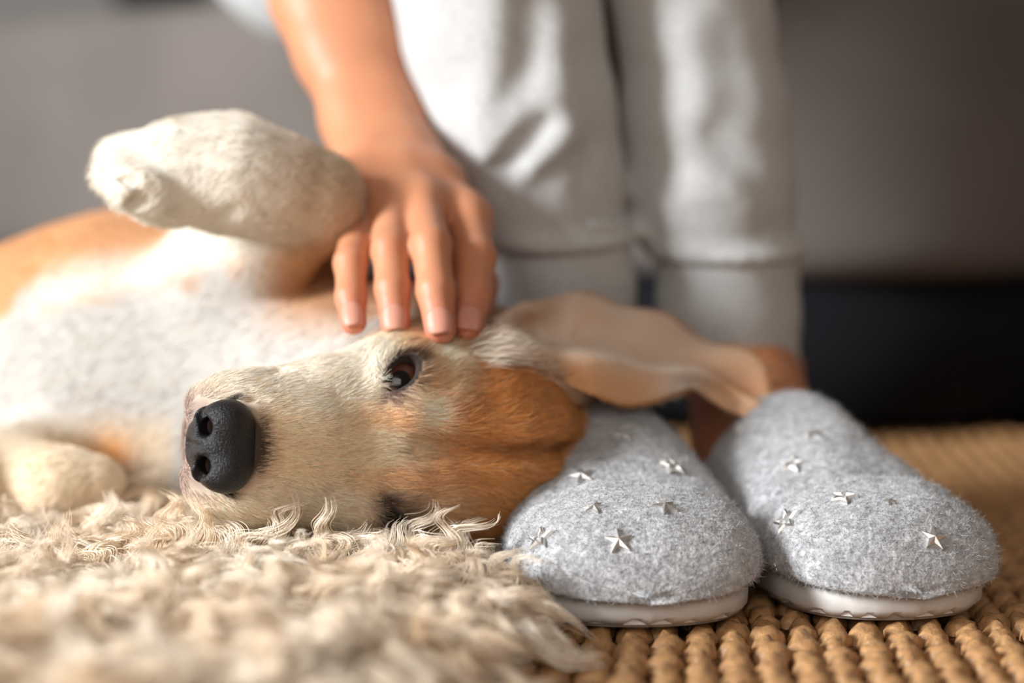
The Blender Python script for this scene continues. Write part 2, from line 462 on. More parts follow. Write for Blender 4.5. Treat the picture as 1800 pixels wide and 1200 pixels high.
# mouth line, philtrum, wrinkles
for s in (1, -1):
    g.bump([H(7.5, -5.05, 0), H(7.0, -5.3, 1.3 * s), H(4.9, -5.8, 2.6 * s), H(2.0, -6.0, 3.1 * s)], 0.0035, -0.004)
    g.bump([H(2.2, -1.6, 1.7 * s), H(0.6, -1.7, 1.9 * s)], 0.006, -0.002)        # under the inner eye corner
    g.bump([H(-2.6, 0.0, 2.0 * s), H(-1.0, -0.3, 1.6 * s)], 0.008, 0.0022)       # brow muscle
    g.bump([H(-1.6, -0.7, 3.2 * s), H(-3.4, -0.9, 3.5 * s)], 0.006, 0.002)
    g.bump([H(5.2, -2.6, 2.5 * s), H(4.0, -3.0, 2.95 * s)], 0.004, -0.0012)
for s in (1, -1):
    g.bump([H(6.0, -1.75, 1.85 * s), H(4.6, -1.7, 1.85 * s), H(3.2, -1.9, 2.05 * s)], 0.0022, -0.0016)
    g.bump([H(6.0, -2.3, 2.25 * s), H(4.6, -2.2, 2.35 * s), H(3.4, -2.5, 2.55 * s)], 0.0022, -0.0014)
g.bump([H(7.85, -3.4, 0), H(7.5, -5.0, 0)], 0.0022, -0.003)
g.bump([H(-1.0, -0.2, 0.05), H(-2.5, 0.25, 0), H(-4.5, 0.75, -0.05), H(-6.8, 0.8, -0.05), H(-9.0, -0.1, 0)], 0.0042, -0.0085)
for s in (1, -1):
    g.bump([H(-2.5, 0.0, 1.15 * s), H(-4.8, 0.7, 1.2 * s), H(-7.4, 0.6, 1.2 * s)], 0.0070, 0.0026)
g.bump([H(-2.6, 0.3, -0.9), H(-4.8, 0.8, -1.35), H(-6.8, 0.6, -1.6), H(-8.3, -0.4, -1.5)], 0.0038, -0.0024)
g.bump([H(-5.6, 0.9, 0.8), H(-7.6, 0.3, 0.7)], 0.007, 0.0022)
g.bump([H(4.6, -1.15, 0), H(2.2, -0.95, 0)], 0.006, -0.0006)
# eyes
EY = {}
for s in (1, -1):
    c = np.array([-1.05, -1.68, 2.56 * s]); gz = norm(np.array([0.32, 0.80, 0.46 * s]))
    ca = np.array([-0.66, -0.05, 0.74 * s]); ca = norm(ca - (ca @ gz) * gz); cb = np.cross(gz, ca)
    EY[s] = (c, gz, ca, cb)
    g.ell(H(*c), cmv(1.28, 1.28, 1.28), None, 0.010)
    Rw = np.stack([ca, cb, gz]) @ HR
    g.bump([H(*(c + gz * 1.25 - ca * 1.25))], 0.0045, -0.0012)
    op = 0.54 if s > 0 else 0.38
    g.ell(H(*(c + gz * 1.42)), cmv(0.98, op, 1.0), Rw, 0.003, 'sub')
    g.ell(H(*(c + gz * 1.2 - ca * 0.9)), cmv(0.5, 0.16, 0.45), Rw, 0.003, 'sub')
    for e2 in (1, -1):                                            # lid rims
        arc = [H(*(c + gz * (1.27 - 0.22 * abs(t) ** 2) + ca * 1.08 * t + cb * e2 * (op + 0.10) * (1 - t * t))) for t in np.linspace(-0.95, 0.95, 7)]
        g.bump(arc, 0.0022, 0.0010)
# the head rests against the near slipper: press the flesh back along its side
T0, sd = slip['L']; td = np.array([sd[1], -sd[0]])
sl_, X, Y, Z = g.sub((-0.02, 0.79, -0.01), (0.12, 1.06, 0.09))
s2 = (X - T0[0]) * sd[0] + (Y - T0[1]) * sd[1]; t2 = (X - T0[0]) * td[0] + (Y - T0[1]) * td[1]
bb = np.maximum(half_width(s2.ravel()).reshape(s2.shape), 1e-3); hh = np.maximum(height(s2.ravel()).reshape(s2.shape) * 1.06, 1e-3)
dz = Z - 0.0225
qq = np.sqrt((t2 / bb) ** 2 + np.where(dz > 0, dz / hh, dz / 0.03) ** 2)
g._op(sl_, np.where((s2 > 0) & (s2 < .19), (qq - 1) * 0.035 - 0.0005, 0.03).astype(np.float32), 0.004, 'sub')
DG = g
V, Q = g.nets()

WHITE, CREAM, BEIGE = np.array([.47, .44, .405]), np.array([.74, .56, .38]), np.array([.76, .55, .36])
TAN, DTAN, PINK = np.array([.50, .225, .072]), np.array([.34, .135, .042]), np.array([.55, .36, .28])
def mixc(a, b, t): return a + (b - a) * np.asarray(t)[:, None]
def dog_color(P):
    n = len(P)
    wb = wob(P, 0.03); wf = wob(P, 0.012, o=5)
    # body
    col = np.tile(WHITE, (n, 1))
    lim = 0.103 + 0.10 * (P[:, 0] + 0.28) + 0.008 * wb
    tanb = sm(P[:, 2] + 0.25 * (P[:, 1] - 1.06), lim - 0.008, lim + 0.012)
    col = mixc(col, TAN * 1.15, tanb * 0.9)
    col = mixc(col, TAN * 1.1, sm(P[:, 1], 1.09, 1.13) * 0.9)
    side = sm(P[:, 0], -0.135, -0.10) * sm(P[:, 2], 0.10, 0.13)
    col = mixc(col, TAN * 0.9, side * 0.9)
    # right foreleg and paw
    pz = P[:, 2] - 0.146 + 0.0
    leg = sm(pz - 0.25 * (P[:, 0] + 0.10), 0.0, 0.012) * sm(-P[:, 1], -1.02, -0.99) * (P[:, 0] > -0.24)
    paw = mixc(np.tile(np.array([.68, .62, .53]), (n, 1)), np.array([.46, .31, .19]), sm(P[:, 0], -0.13, -0.08) * 0.85)
    paw = mixc(paw, np.array([.60, .47, .34]), sm(wf, 0.3, 1.2) * 0.35)
    col = mixc(col, paw[0] * 0 + paw, leg)
    # left foreleg
    ll = sm(-P[:, 2], -0.075, -0.055) * sm(-P[:, 1], -0.99, -0.96) * sm(-P[:, 0], 0.16, 0.17)
    col = mixc(col, np.array([.66, .52, .36]), ll)
    tp = np.exp(-(((P - at(195, 800, 0.97)) / 0.012) ** 2).sum(1))
    col = mixc(col, TAN * 1.3, tp)
    # head
    q = head_local(P); u, v, w = q.T; aw = np.abs(w)
    top = sm(v, -3.0, -1.2)
    hc = mixc(np.tile(np.array([.67, .59, .49]), (n, 1)), BEIGE, sm(2.4 - aw, 0, 1.6) * top * sm(u, -1, 1.5) * 0.9)
    hc = mixc(hc, CREAM, 0.35 * sm(wf, -0.4, 0.8) * sm(u, -1, 1))
    side_l = sm(-w, 1.0, 3.0)
    hc = mixc(hc, CREAM, side_l * 0.55)
    # tan of the skull, wrapping the eyes, with the blaze left pale
    edge_u = 0.2 - 0.8 * sm(aw, 2.6, 4.0) + 0.35 * wb + 1.6 * sm(aw, 0.35, 1.1) * sm(2.3 - aw, 0, 1.0)
    t = sm(edge_u - u, -1.4, 2.4)
    blaze = sm(0.50 + 0.12 * wf + 0.20 * (u + 1.0) - aw, -0.25, 0.35) * sm(u, -2.8, -0.6)
    t = t * (1 - 0.85 * blaze)
    for (cu_, cw, rr, am) in ((-1.2, 1.65, 0.70, 0.75), (-2.9, 4.1, 1.1, 0.9), (0.7, 3.5, 1.3, 0.9), (-2.6, 2.6, .7, .5)):
        t = t * (1 - am * np.exp(-((u - cu_) ** 2 + (w - cw) ** 2) / rr ** 2))
    tc = mixc(np.tile(TAN * 1.1, (n, 1)), DTAN, sm(0.5 * wb + wf * 0.35, 0.1, 1.3) * 0.35)
    tc = mixc(tc, BEIGE, sm(u, -4.5, 0.5) * 0.40)
    tc = mixc(tc, DTAN, 0.75 * np.exp(-(w / 0.32) ** 2) * sm(-u, 2.4, 4.5))  # shade of the forehead furrow painted into the coat along the midline
    tc = mixc(tc, BEIGE, sm(-w, 1.2, 2.6) * sm(u, -5.0, -1.5) * 0.45)
    hc = mixc(hc, CREAM, sm(edge_u - u, -1.4, 1.0) * 0.8)
    hc = mixc(hc, tc, t)
    for (cu_, cw, rr, am) in ((-1.25, 1.55, 0.62, 0.85), (-2.9, 4.1, 0.8, 0.7), (0.6, 3.3, 1.05, 0.85), (3.5, 2.4, 1.6, .5)):
        hc = mixc(hc, np.array([.82, .71, .57]), am * np.exp(-((u - cu_) ** 2 + (w - cw) ** 2) / rr ** 2))
    hc = mixc(hc, WHITE * 0.95, sm(-v, 5.2, 7.0))
    # soot behind the nose, pigmented lips
    nd = np.sqrt(((u - 6.5) / 1.6) ** 2 + ((v + 1.6) / 1.5) ** 2 + (w / 1.95) ** 2)
    hc = mixc(hc, np.array([.10, .055, .04]), sm(1.15 - nd, 0, 0.50) * 0.65 * sm(v, -2.6, -1.6))
    hc = mixc(hc, np.array([.03, .02, .016]), sm(0.80 - nd, 0, 0.12) * 0.9 * sm(v, -2.8, -1.8))
    hc = mixc(hc, np.array([.006, .005, .005]), sm(1.12 - nd, 0, 0.06) * sm(u, 6.4, 6.7))  # skin behind the nostril holes painted black, standing in for their shaded depth
    lip = np.exp(-((v + 5.05 + 0.16 * aw) / 0.30) ** 2) * sm(u, 3.5, 5.5)
    hc = mixc(hc, np.array([.07, .04, .04]), lip * 0.9 * sm(1.9 - aw, -0.2, 0.8))
    hc = mixc(hc, np.array([.20, .12, .10]), sm(u, 6.3, 7.1) * sm(-v, 2.0, 2.8) * sm(2.6 - aw, 0, 1.2) * 0.8)
    for s in (1, -1):
        c, gz, ca, cb = EY[s]
        dq = q - (c + gz * 1.15)
        x = dq @ ca; y = dq @ cb; z = dq @ gz
        op = 0.54 if s > 0 else 0.38
        e = np.sqrt((x / 0.92) ** 2 + (y / (op + .02)) ** 2)
        on = (z > -1.2)
        hc = mixc(hc, np.array([.028, .016, .013]), sm(1.42 - e, 0, 0.24) * on)
        tear = np.exp(-(((x + 1.25) / 0.5) ** 2 + (y / 0.42) ** 2)) * on
        hc = mixc(hc, np.array([.09, .045, .035]), np.clip(tear * 1.0, 0, 0.8))
        if s < 0:
            hc = mixc(hc, np.array([.03, .015, .01]), np.clip(np.exp(-((x / 1.15) ** 2 + (y / 0.95) ** 2)) * 1.3, 0, .95) * on)
    inh = sm(-np.sqrt(((u + 1.0) / 10.2) ** 2 + ((v + 3.2) / 5.6) ** 2 + (w / 6.2) ** 2), -1.12, -0.98)
    return mixc(col, hc, inh)
me = mesh_np('dog_body', V, Q)
paint(me, dog_color(V))
dog_body = link('body', me, M['dog_skin'], dog)
DV, DQ = V, Q

# nose
lo_ = np.minimum.reduce([H(a_, b_, c_) for a_ in (5.2, 9.2) for b_ in (-5, .3) for c_ in (-2.5, 2.5)]); hi_ = np.maximum.reduce([H(a_, b_, c_) for a_ in (5.2, 9.2) for b_ in (-5, .3) for c_ in (-2.5, 2.5)])
ng = Grid(*[np.arange(l, h, 0.0005) for l, h in zip(lo_, hi_)])
N_ = lambda c, r, k=0.004, mode='add': ng.ell(H(*c), cmv(*r), HR, k, mode)
N_((6.85, -1.80, 0), (1.20, 1.10, 1.30), 0.006)
for s in (1, -1):
    N_((7.0, -1.75, 0.88 * s), (1.08, 1.0, 0.95), 0.006)          # wings
    N_((7.05, -1.30, 1.15 * s), (0.75, 0.62, 0.62), 0.006)
    N_((7.5, -2.75, 0.55 * s), (0.65, 0.75, 0.55), 0.005)
    N_((7.55, -2.25, 1.15 * s), (0.55, 0.50, 0.42), 0.004)
N_((7.65, -1.9, 0), (0.62, 0.85, 0.45), 0.004)
N_((7.5, -3.2, 0), (0.55, 0.75, 0.6), 0.004)
for s in (1, -1):
    ng.chain([H(8.4, -1.25, 0.88 * s), H(7.2, -2.2, 0.80 * s)], [0.0048, 0.0038], 0.0022, 'sub')
    ng.chain([H(8.05, -1.75, 0.95 * s), H(7.95, -2.1, 1.30 * s), H(7.6, -2.2, 1.75 * s), H(7.1, -2.3, 2.1 * s)], [0.0026, 0.0018, 0.0014, 0.0010], 0.002, 'sub')
    ng.bump([H(7.75, -1.30, 1.30 * s)], 0.0045, 0.0012)
ng.bump([H(8.3, -1.5, 0), H(8.25, -2.3, 0), H(7.9, -3.5, 0)], 0.0014, -0.0024)
V, Q = ng.nets()
link('nose', mesh_np('nose', V, Q), M['nose'], dog, label='black leathery nose with two nostrils')
# eyes
def eye_material():
    m = bpy.data.materials.new('dog_eye'); m.use_nodes = True
    nt = m.node_tree; b = nt.nodes['Principled BSDF']
    tc = nt.nodes.new('ShaderNodeTexCoord'); sx = nt.nodes.new('ShaderNodeSeparateXYZ')
    nt.links.new(tc.outputs['Object'], sx.inputs[0])
    cr = nt.nodes.new('ShaderNodeValToRGB'); e = cr.color_ramp.elements
    mr = nt.nodes.new('ShaderNodeMapRange')
    mr.inputs['From Min'].default_value, mr.inputs['From Max'].default_value = 0.4, 1.0
    dv = nt.nodes.new('ShaderNodeMath'); dv.operation = 'DIVIDE'; dv.inputs[1].default_value = 0.0120
    nt.links.new(sx.outputs['Z'], dv.inputs[0]); nt.links.new(dv.outputs[0], mr.inputs['Value']); nt.links.new(mr.outputs[0], cr.inputs[0])
    e[0].position, e[0].color = 0.30, (0.05, 0.025, 0.02, 1)
    e[1].position, e[1].color = 0.42, (0.055, 0.018, 0.008, 1)
    x = e.new(0.87); x.color = (0.085, 0.028, 0.012, 1)
    x = e.new(0.90); x.color = (0.003, 0.002, 0.002, 1)
    nt.links.new(cr.outputs[0], b.inputs['Base Color'])
    b.inputs['Roughness'].default_value = 0.03; b.inputs['Specular IOR Level'].default_value = 0.5; b.inputs['Coat Weight'].default_value = 0.0; b.inputs['Coat Roughness'].default_value = 0.02
    return m
M['eye'] = eye_material()
def uv_sphere(name, r, nu=40, nv=24):
    th = np.linspace(0, math.pi, nv); ph = np.linspace(0, 2 * math.pi, nu, endpoint=False)
    V = np.array([(r * math.sin(t) * math.cos(p), r * math.sin(t) * math.sin(p), r * math.cos(t)) for t in th for p in ph])
    Q = np.array([(i * nu + j, (i + 1) * nu + j, (i + 1) * nu + (j + 1) % nu, i * nu + (j + 1) % nu) for i in range(nv - 1) for j in range(nu)])
    return mesh_np(name, V, Q)
for s in (1, -1):
    c, gz, ca, cb = EY[s]
    o = link('eye', uv_sphere('eye', 0.0120), M['eye'], dog)
    p = H(*c); o.location = p
    look = Vector(norm(0.5 * norm(np.array([0, 0, CAM_H]) - p) + 0.5 * (gz @ HR)))
    o.rotation_euler = look.to_track_quat('Z', 'Y').to_euler()

# right ear: a folded flap laid back over the slippers
rows = [  # top, middle, bottom: pixel x, y, distance
    ((862, 562, .930), (872, 600, .925), (900, 650, .922)),
    ((930, 532, .948), (928, 585, .925), (952, 655, .910)),
    ((1012, 512, .965), (1005, 590, .918), (1020, 690, .895)),
    ((1105, 541, .975), (1095, 610, .935), (1098, 706, .905)),
    ((1175, 560, .985), (1165, 625, .945), (1172, 696, .925)),
    ((1232, 592, .985), (1218, 632, .958), (1205, 682, .950)),
    ((1290, 612, .980), (1270, 652, .962), (1248, 700, .955)),
    ((1338, 640, .972), (1314, 680, .960), (1285, 724, .950)),
    ((1362, 694, .960), (1344, 714, .952), (1314, 740, .945)),
]
cp = np.array([[at(*p) for p in r] for r in rows])               # (9, 3, 3)
A = catmull(cp, 72)                                              # along
nv_ = 26
B = np.stack([catmull(r, nv_) for r in A])                       # (72, 26, 3)
s_ = np.linspace(0, 1, 72)[:, None]; t_ = np.linspace(0, 1, nv_)[None, :]
du = np.gradient(B, axis=0); dv_ = np.gradient(B, axis=1); NN = norm(np.cross(dv_, du))
if NN[30, 12, 1] > 0: NN = -NN                                   # towards the camera: inner face
fold = 0.0045 * np.exp(-((t_ - 0.80 + 0.10 * s_) / 0.10) ** 2) * sm(s_, .1, .25) - 0.0055 * np.exp(-((t_ - 0.45) / 0.16) ** 2) * sm(s_, .05, .2) \
    + 0.006 * np.exp(-((t_ - 0.2) / 0.18) ** 2) * np.exp(-((s_ - 0.27) / 0.06) ** 2) - 0.004 * np.exp(-((t_ - 0.2) / 0.25) ** 2) * np.exp(-((s_ - 0.16) / 0.05) ** 2) + 0.002 * np.sin(s_ * 17 + t_ * 4)
B = B + NN * fold[:, :, None]
prof = 0.0024 * np.sqrt(np.clip(1 - (2 * t_ - 1) ** 6, 0.05, 1)) * np.ones_like(s_)
Fr, Bk = B + NN * prof[:, :, None] * 0.5, B - NN * prof[:, :, None] * 0.5
EV = np.concatenate([Fr.reshape(-1, 3), Bk.reshape(-1, 3)])
nr, nc = 72, nv_; off = nr * nc
qs = []
for i in range(nr - 1):
    for j in range(nc - 1):
        a, b, c, d = i * nc + j, i * nc + j + 1, (i + 1) * nc + j + 1, (i + 1) * nc + j
        qs += [(a, d, c, b), (off + a, off + b, off + c, off + d)]
    for j in (0, nc - 1):
        a, d = i * nc + j, (i + 1) * nc + j
        qs.append((a, off + a, off + d, d) if j == 0 else (a, d, off + d, off + a))
for i in (0, nr - 1):
    for j in range(nc - 1):
        a, b = i * nc + j, i * nc + j + 1
        qs.append((a, b, off + b, off + a) if i == 0 else (a, off + a, off + b, b))
EQ = np.array(qs)
S2 = np.tile(np.repeat(np.linspace(0, 1, nr), nc), 2); T2 = np.tile(np.linspace(0, 1, nc), nr * 2)
back = np.arange(2 * off) >= off
INNER = np.array([.72, .54, .41])
def ear_color(S, T, bk, P):
    w1 = wob(P, 0.03, o=3)
    c = mixc(np.tile(INNER, (len(P), 1)), TAN * 1.25, sm(T, 0.68, 0.9) * (1 - sm(S, 0.45, 0.6)) * 0.75)
    c = mixc(c, TAN * 1.2, sm(S, 0.5, 0.85) * 0.55 + 0.15 * sm(w1, 0, 1))
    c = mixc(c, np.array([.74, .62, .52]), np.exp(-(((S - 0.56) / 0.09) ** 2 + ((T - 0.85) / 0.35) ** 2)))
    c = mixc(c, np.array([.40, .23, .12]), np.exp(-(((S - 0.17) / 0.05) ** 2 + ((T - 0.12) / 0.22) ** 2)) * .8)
    c = mixc(c, WHITE, np.exp(-(((S - 0.08) / 0.1) ** 2 + ((T - 0.55) / 0.3) ** 2)) * 0.8)
    return mixc(c, TAN, bk * 1.0)
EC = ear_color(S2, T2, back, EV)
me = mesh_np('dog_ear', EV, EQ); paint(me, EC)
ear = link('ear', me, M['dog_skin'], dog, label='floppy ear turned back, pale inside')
# ------------------------------------------------------------------ person
person = thing('person', 'person in light grey sweatpants and felt slippers stroking the dog with the right hand', 'person')
pg = Grid(axis(-0.42, 0.30, 0.008, -0.10, 0.0, 0.0013), axis(0.85, 1.75, 0.009, 0.865, 0.99, 0.0014), axis(-0.01, 0.86, 0.009, 0.105, 0.23, 0.0013))
fingers = {
    'little': ([(634, 392, .945), (617, 462, .905), (617, 522, .892), (622, 566, .884)], [.0090, .0074, .0067, .0058]),
    'ring':   ([(690, 372, .940), (687, 438, .902), (690, 508, .888), (695, 570, .880)], [.0098, .0084, .0076, .0066]),
    'middle': ([(742, 365, .940), (758, 432, .898), (766, 512, .883), (774, 577, .875)], [.0100, .0088, .0081, .0071]),
    'index':  ([(822, 388, .945), (838, 452, .912), (832, 518, .897), (824, 576, .886)], [.0102, .0087, .0078, .0069]),
}
wrist_l, wrist_r = at(652, 285, .995), at(712, 283, .995)
for f, (p, r) in fingers.items():
    P = [at(*q) for q in p]
    pg.chain(P, r, 0.0035)
    pg.bump([P[1] + (0, -0.006, 0.003)], 0.007, 0.0004)
    wr = {'little': wrist_l, 'ring': wrist_l * .65 + wrist_r * .35, 'middle': wrist_l * .3 + wrist_r * .7, 'index': wrist_r}[f]
    pg.chain([P[0], P[0] * 0.5 + wr * 0.5 + (0, 0, 0.003), wr], [r[0], .0125, .0150], 0.010)
    pg.bump([P[0] + (0, -0.008, 0.004)], 0.008, 0.0014)
Pm = {f: [at(*q) for q in p] for f, (p, r) in fingers.items()}
for a, b in (('little', 'ring'), ('ring', 'middle'), ('middle', 'index')):    # web of the palm
    pg.cone(Pm[a][0] * .9 + wrist_l * .1, Pm[b][0] * .9 + wrist_r * .1, .0085, .0085, 0.010)
for f in fingers:                                                            # skin creases on the knuckles
    P = Pm[f]
    for j, am in ((1, -0.0005), (2, -0.0004)):
        for o_ in (-0.002, 0.0015):
            pg.bump([P[j] + (-0.006, -0.007, o_), P[j] + (0.006, -0.007, o_)], 0.0011, am)
pg.chain([at(735, 318, .99), at(800, 420, .975), at(835, 500, .955), at(838, 560, .94)], [.014, .0115, .0098, .0078], 0.008)   # thumb
# forearm, upper arm, shoulder
el, sh = np.array([-0.150, 1.150, 0.400]), np.array([-0.23, 1.33, 0.62])
arm = [(wrist_l, .0165), (at(632, 215, 1.02), .0172), (at(592, 90, 1.045), .0205), (at(560, 0, 1.063), .0235), (el, .031)]
pg.chain([a for a, b in arm], [b for a, b in arm], 0.014)
arm = [(wrist_r, .0165), (at(688, 215, 1.02), .0155), (at(645, 90, 1.045), .0185), (at(615, 0, 1.063), .022), (el + (0.012, 0, 0), .032)]
pg.chain([a for a, b in arm], [b for a, b in arm], 0.014)
pg.bump([at(638, 262, .975)], 0.010, 0.0022)                                 # wrist bone
pg.chain([el, el * .5 + sh * .5, sh], [.034, .040, .046], 0.02)
hip, chest = np.array([0.02, 1.60, 0.48]), np.array([-0.07, 1.40, 0.62])
pg.chain([sh, chest, np.array([0.10, 1.42, 0.62])], [.06, .085, .06], 0.04)
pg.chain([chest, hip], [.09, .085], 0.05)
pg.chain([chest, np.array([-0.07, 1.30, 0.70])], [.06, .05], 0.04)
pg.ell((-0.07, 1.25, 0.76), (0.07, 0.085, 0.08), k=0.02)
# legs inside the trousers, ankles and feet
ankL, ankR = at(993, 600, 1.055), at(1300, 640, 1.065)
kneeL, kneeR = np.array([-0.01, 1.00, 0.50]), np.array([0.105, 1.02, 0.50])
for hipx, kn, an, mid in ((-0.06, kneeL, ankL, (at(880, 50, 1.03), at(957, 330, 1.03))), (0.10, kneeR, ankR, (at(1224, 50, 1.05), at(1263, 330, 1.05)))):
    pg.chain([np.array([hipx, 1.60, 0.46]), kn, mid[0], mid[1], an + (0, 0, .03), an], [.06, .034, .028, .026, .026, .026], 0.012)
for k_, an in (('L', ankL), ('R', ankR)):
    T0, sd = slip[k_]
    f = lambda s, z: np.array([*(T0 + sd * s), z])
    pg.chain([an, f(.215, .042)], [.027, .026], 0.015)
    pg.chain([an * .7 + f(.15, .05) * .3, f(.15, .045), f(.08, .030)], [.027, .022, .016], 0.015)
    pg.ell(an + np.array([.026 if k_ == 'R' else -.026, 0.0, -.004]), (.009, .011, .011), k=0.01)
V, Q = pg.nets()
PV, PQ = V, Q
SK, SK2 = np.array([.53, .225, .115]), np.array([.50, .17, .09])
col = np.tile(SK, (len(V), 1))
tips = np.zeros(len(V))
for f in fingers:
    for j, rr in ((3, .013), (2, .007), (1, .007)):
        tips = np.maximum(tips, np.exp(-((V - Pm[f][j]) ** 2).sum(1) / rr ** 2) * (1 if j == 3 else 0.55))
col = mixc(col, np.array([.56, .18, .12]), tips * 0.8)
col = mixc(col, SK2, sm(wob(V, 0.03), 0, 1.2) * 0.25)
me = mesh_np('person_body', V, Q); paint(me, col)
pbody = link('body', me, M['skin'], person)
# fingernails, facing out of the finger backs
for f, (p, r) in fingers.items():
    a, b = Pm[f][2], Pm[f][3]
    ax = norm(b - a); out = np.array([0.0, -0.93, 0.36]); out = norm(out - (out @ ax) * ax); sd_ = np.cross(ax, out)
    rr = r[3]
    pts = []
    for i in np.linspace(-1, 1, 11):
        for j in np.linspace(-1, 1, 11):
            wd = 0.80 * (1 - 0.22 * max(0, -i) ** 3 - 0.10 * max(0, i) ** 4)
            ang = j * wd
            L = i * (0.0060 - 0.0014 * j * j * (1 if i < 0 else 0.6)) - 0.0006
            rad = rr + 0.00075 + 0.0004 * (rr / .007) - 0.0010 * max(0, i) ** 2
            pts.append(b + ax * L + out * (rad * math.cos(ang)) + sd_ * (rad * math.sin(ang)) - out * 0.0004 * abs(j) ** 3)
    V = np.array(pts); Q = np.array([(i * 11 + j, (i + 1) * 11 + j, (i + 1) * 11 + j + 1, i * 11 + j + 1) for i in range(10) for j in range(10)])
    o = link('fingernail', mesh_np('fingernail', V, Q), M['nail'], pbody)
    md = o.modifiers.new('thick', 'SOLIDIFY'); md.thickness = 0.0006; md.offset = 0

# sweatpants
tg = Grid(axis(-0.20, 0.26, 0.0035), axis(0.90, 1.78, 0.0055, 0.93, 1.12, 0.0035), axis(0.08, 0.64, 0.006, 0.10, 0.30, 0.0032))
dl, dr = 1.03, 1.05
legL = [at(981, 402, dl), at(957, 325, dl), at(915, 200, dl), at(882, 50, dl), at(868, -60, dl), kneeL, np.array([-0.05, 1.60, 0.47])]
tg.chain(legL, [.0345, .0410, .0490, .0510, .053, .060, .085], 0.008)
legR = [at(1281, 424, dr), at(1252, 335, dr), at(1240, 200, dr), at(1224, 50, dr), at(1206, -60, dr), kneeR, np.array([0.09, 1.60, 0.47])]
tg.chain(legR, [.0350, .0432, .0425, .0400, .042, .060, .085], 0.008)
tg.ell((0.02, 1.62, 0.48), (0.17, 0.12, 0.11), k=0.04)
def fold_line(pts, d, r, am): tg.bump([at(x, y, d) for x, y in pts], r, am)
f0 = dl - 0.048
fold_line([(1000, 235), (930, 300), (880, 365)], f0, .007, .0035)
fold_line([(960, 215), (890, 290), (850, 345)], f0, .006, -.0040)
fold_line([(905, 200), (845, 300)], f0, .007, .0035)
fold_line([(1010, 290), (950, 340), (915, 380)], f0, .006, -.0030)
fold_line([(870, -20), (865, 120), (835, 260)], f0 + .0, .010, .0030)
fold_line([(930, 0), (925, 120), (900, 190)], f0, .010, -.0035)
fold_line([(1000, 60), (985, 180), (1020, 270)], f0, .012, .0030)
fold_line([(1050, 250), (1020, 330), (1060, 370)], f0 + .01, .008, -.0025)
f1 = dr - 0.045
fold_line([(1260, 240), (1320, 300), (1360, 330)], f1, .010, -.0035)
fold_line([(1230, 330), (1290, 340), (1340, 370)], f1, .010, .0030)
fold_line([(1200, 60), (1220, 180), (1210, 300)], f1, .012, .0025)
fold_line([(1290, 60), (1300, 180)], f1, .012, -.0030)
# the hem gathers over the cuff
for base, wdt in ((at(983, 392, dl), .041), (at(1280, 412, dr), .0415)):
    ring = [base + np.array([wdt * math.cos(t), wdt * math.sin(t), -.006 + .007 * math.sin(t)]) for t in np.linspace(0, 2 * math.pi, 25)]
    tg.bump(ring, .0070, .0062)
V, Q = tg.nets()
link('sweatpants', mesh_np('sweatpants', V, Q), M['sweat'], person, label='light grey sweatpants with gathered ankles')
def cuff(top, bot, rt, rb, tilt, n=56, k=16):
    V = []
    for i in range(k):
        t = i / (k - 1); c = top * (1 - t) + bot * t; r = rt * (1 - t) + rb * t + 0.0006 * math.sin(t * 14)
        for j in range(n):
            a = 2 * math.pi * j / n
            rr = r + 0.0005 * math.cos(a * 28)
            V.append(c + np.array([rr * math.cos(a), rr * 0.95 * math.sin(a), t * (tilt[0] * math.cos(a) + tilt[1] * math.sin(a))]))
    Q = np.array([(i * n + j, i * n + (j + 1) % n, (i + 1) * n + (j + 1) % n, (i + 1) * n + j) for i in range(k - 1) for j in range(n)])
    o = link('cuff', mesh_np('cuff', np.array(V), Q), M['sweat'], person)
    md = o.modifiers.new('thick', 'SOLIDIFY'); md.thickness = 0.003; md.offset = -1
cuff(at(980, 385, dl), at(1000, 585, dl + .005), .0345, .0330, (0.0, 0.0))
cuff(at(1278, 410, dr), at(1282, 640, dr + .005), .0350, .0340, (-0.006, 0.010))
# sweatshirt body hanging above
sg = Grid(axis(-0.40, 0.26, 0.007), axis(1.12, 1.80, 0.007), axis(0.24, 0.82, 0.007))
sg.ell((-0.115, 1.34, 0.425), (0.125, 0.10, 0.155), k=0.03)
sg.chain([chest, hip], [.115, .10], 0.05)
sg.chain([sh + (0.02, 0.02, 0.02), chest, np.array([0.12, 1.44, 0.62])], [.072, .11, .07], 0.05)
sg.chain([sh, sh * .6 + el * .4], [.062, .055], 0.03)
V, Q = sg.nets()
link('sweatshirt', mesh_np('sweatshirt', V, Q), M['shirt'], person, label='pale grey sweatshirt')
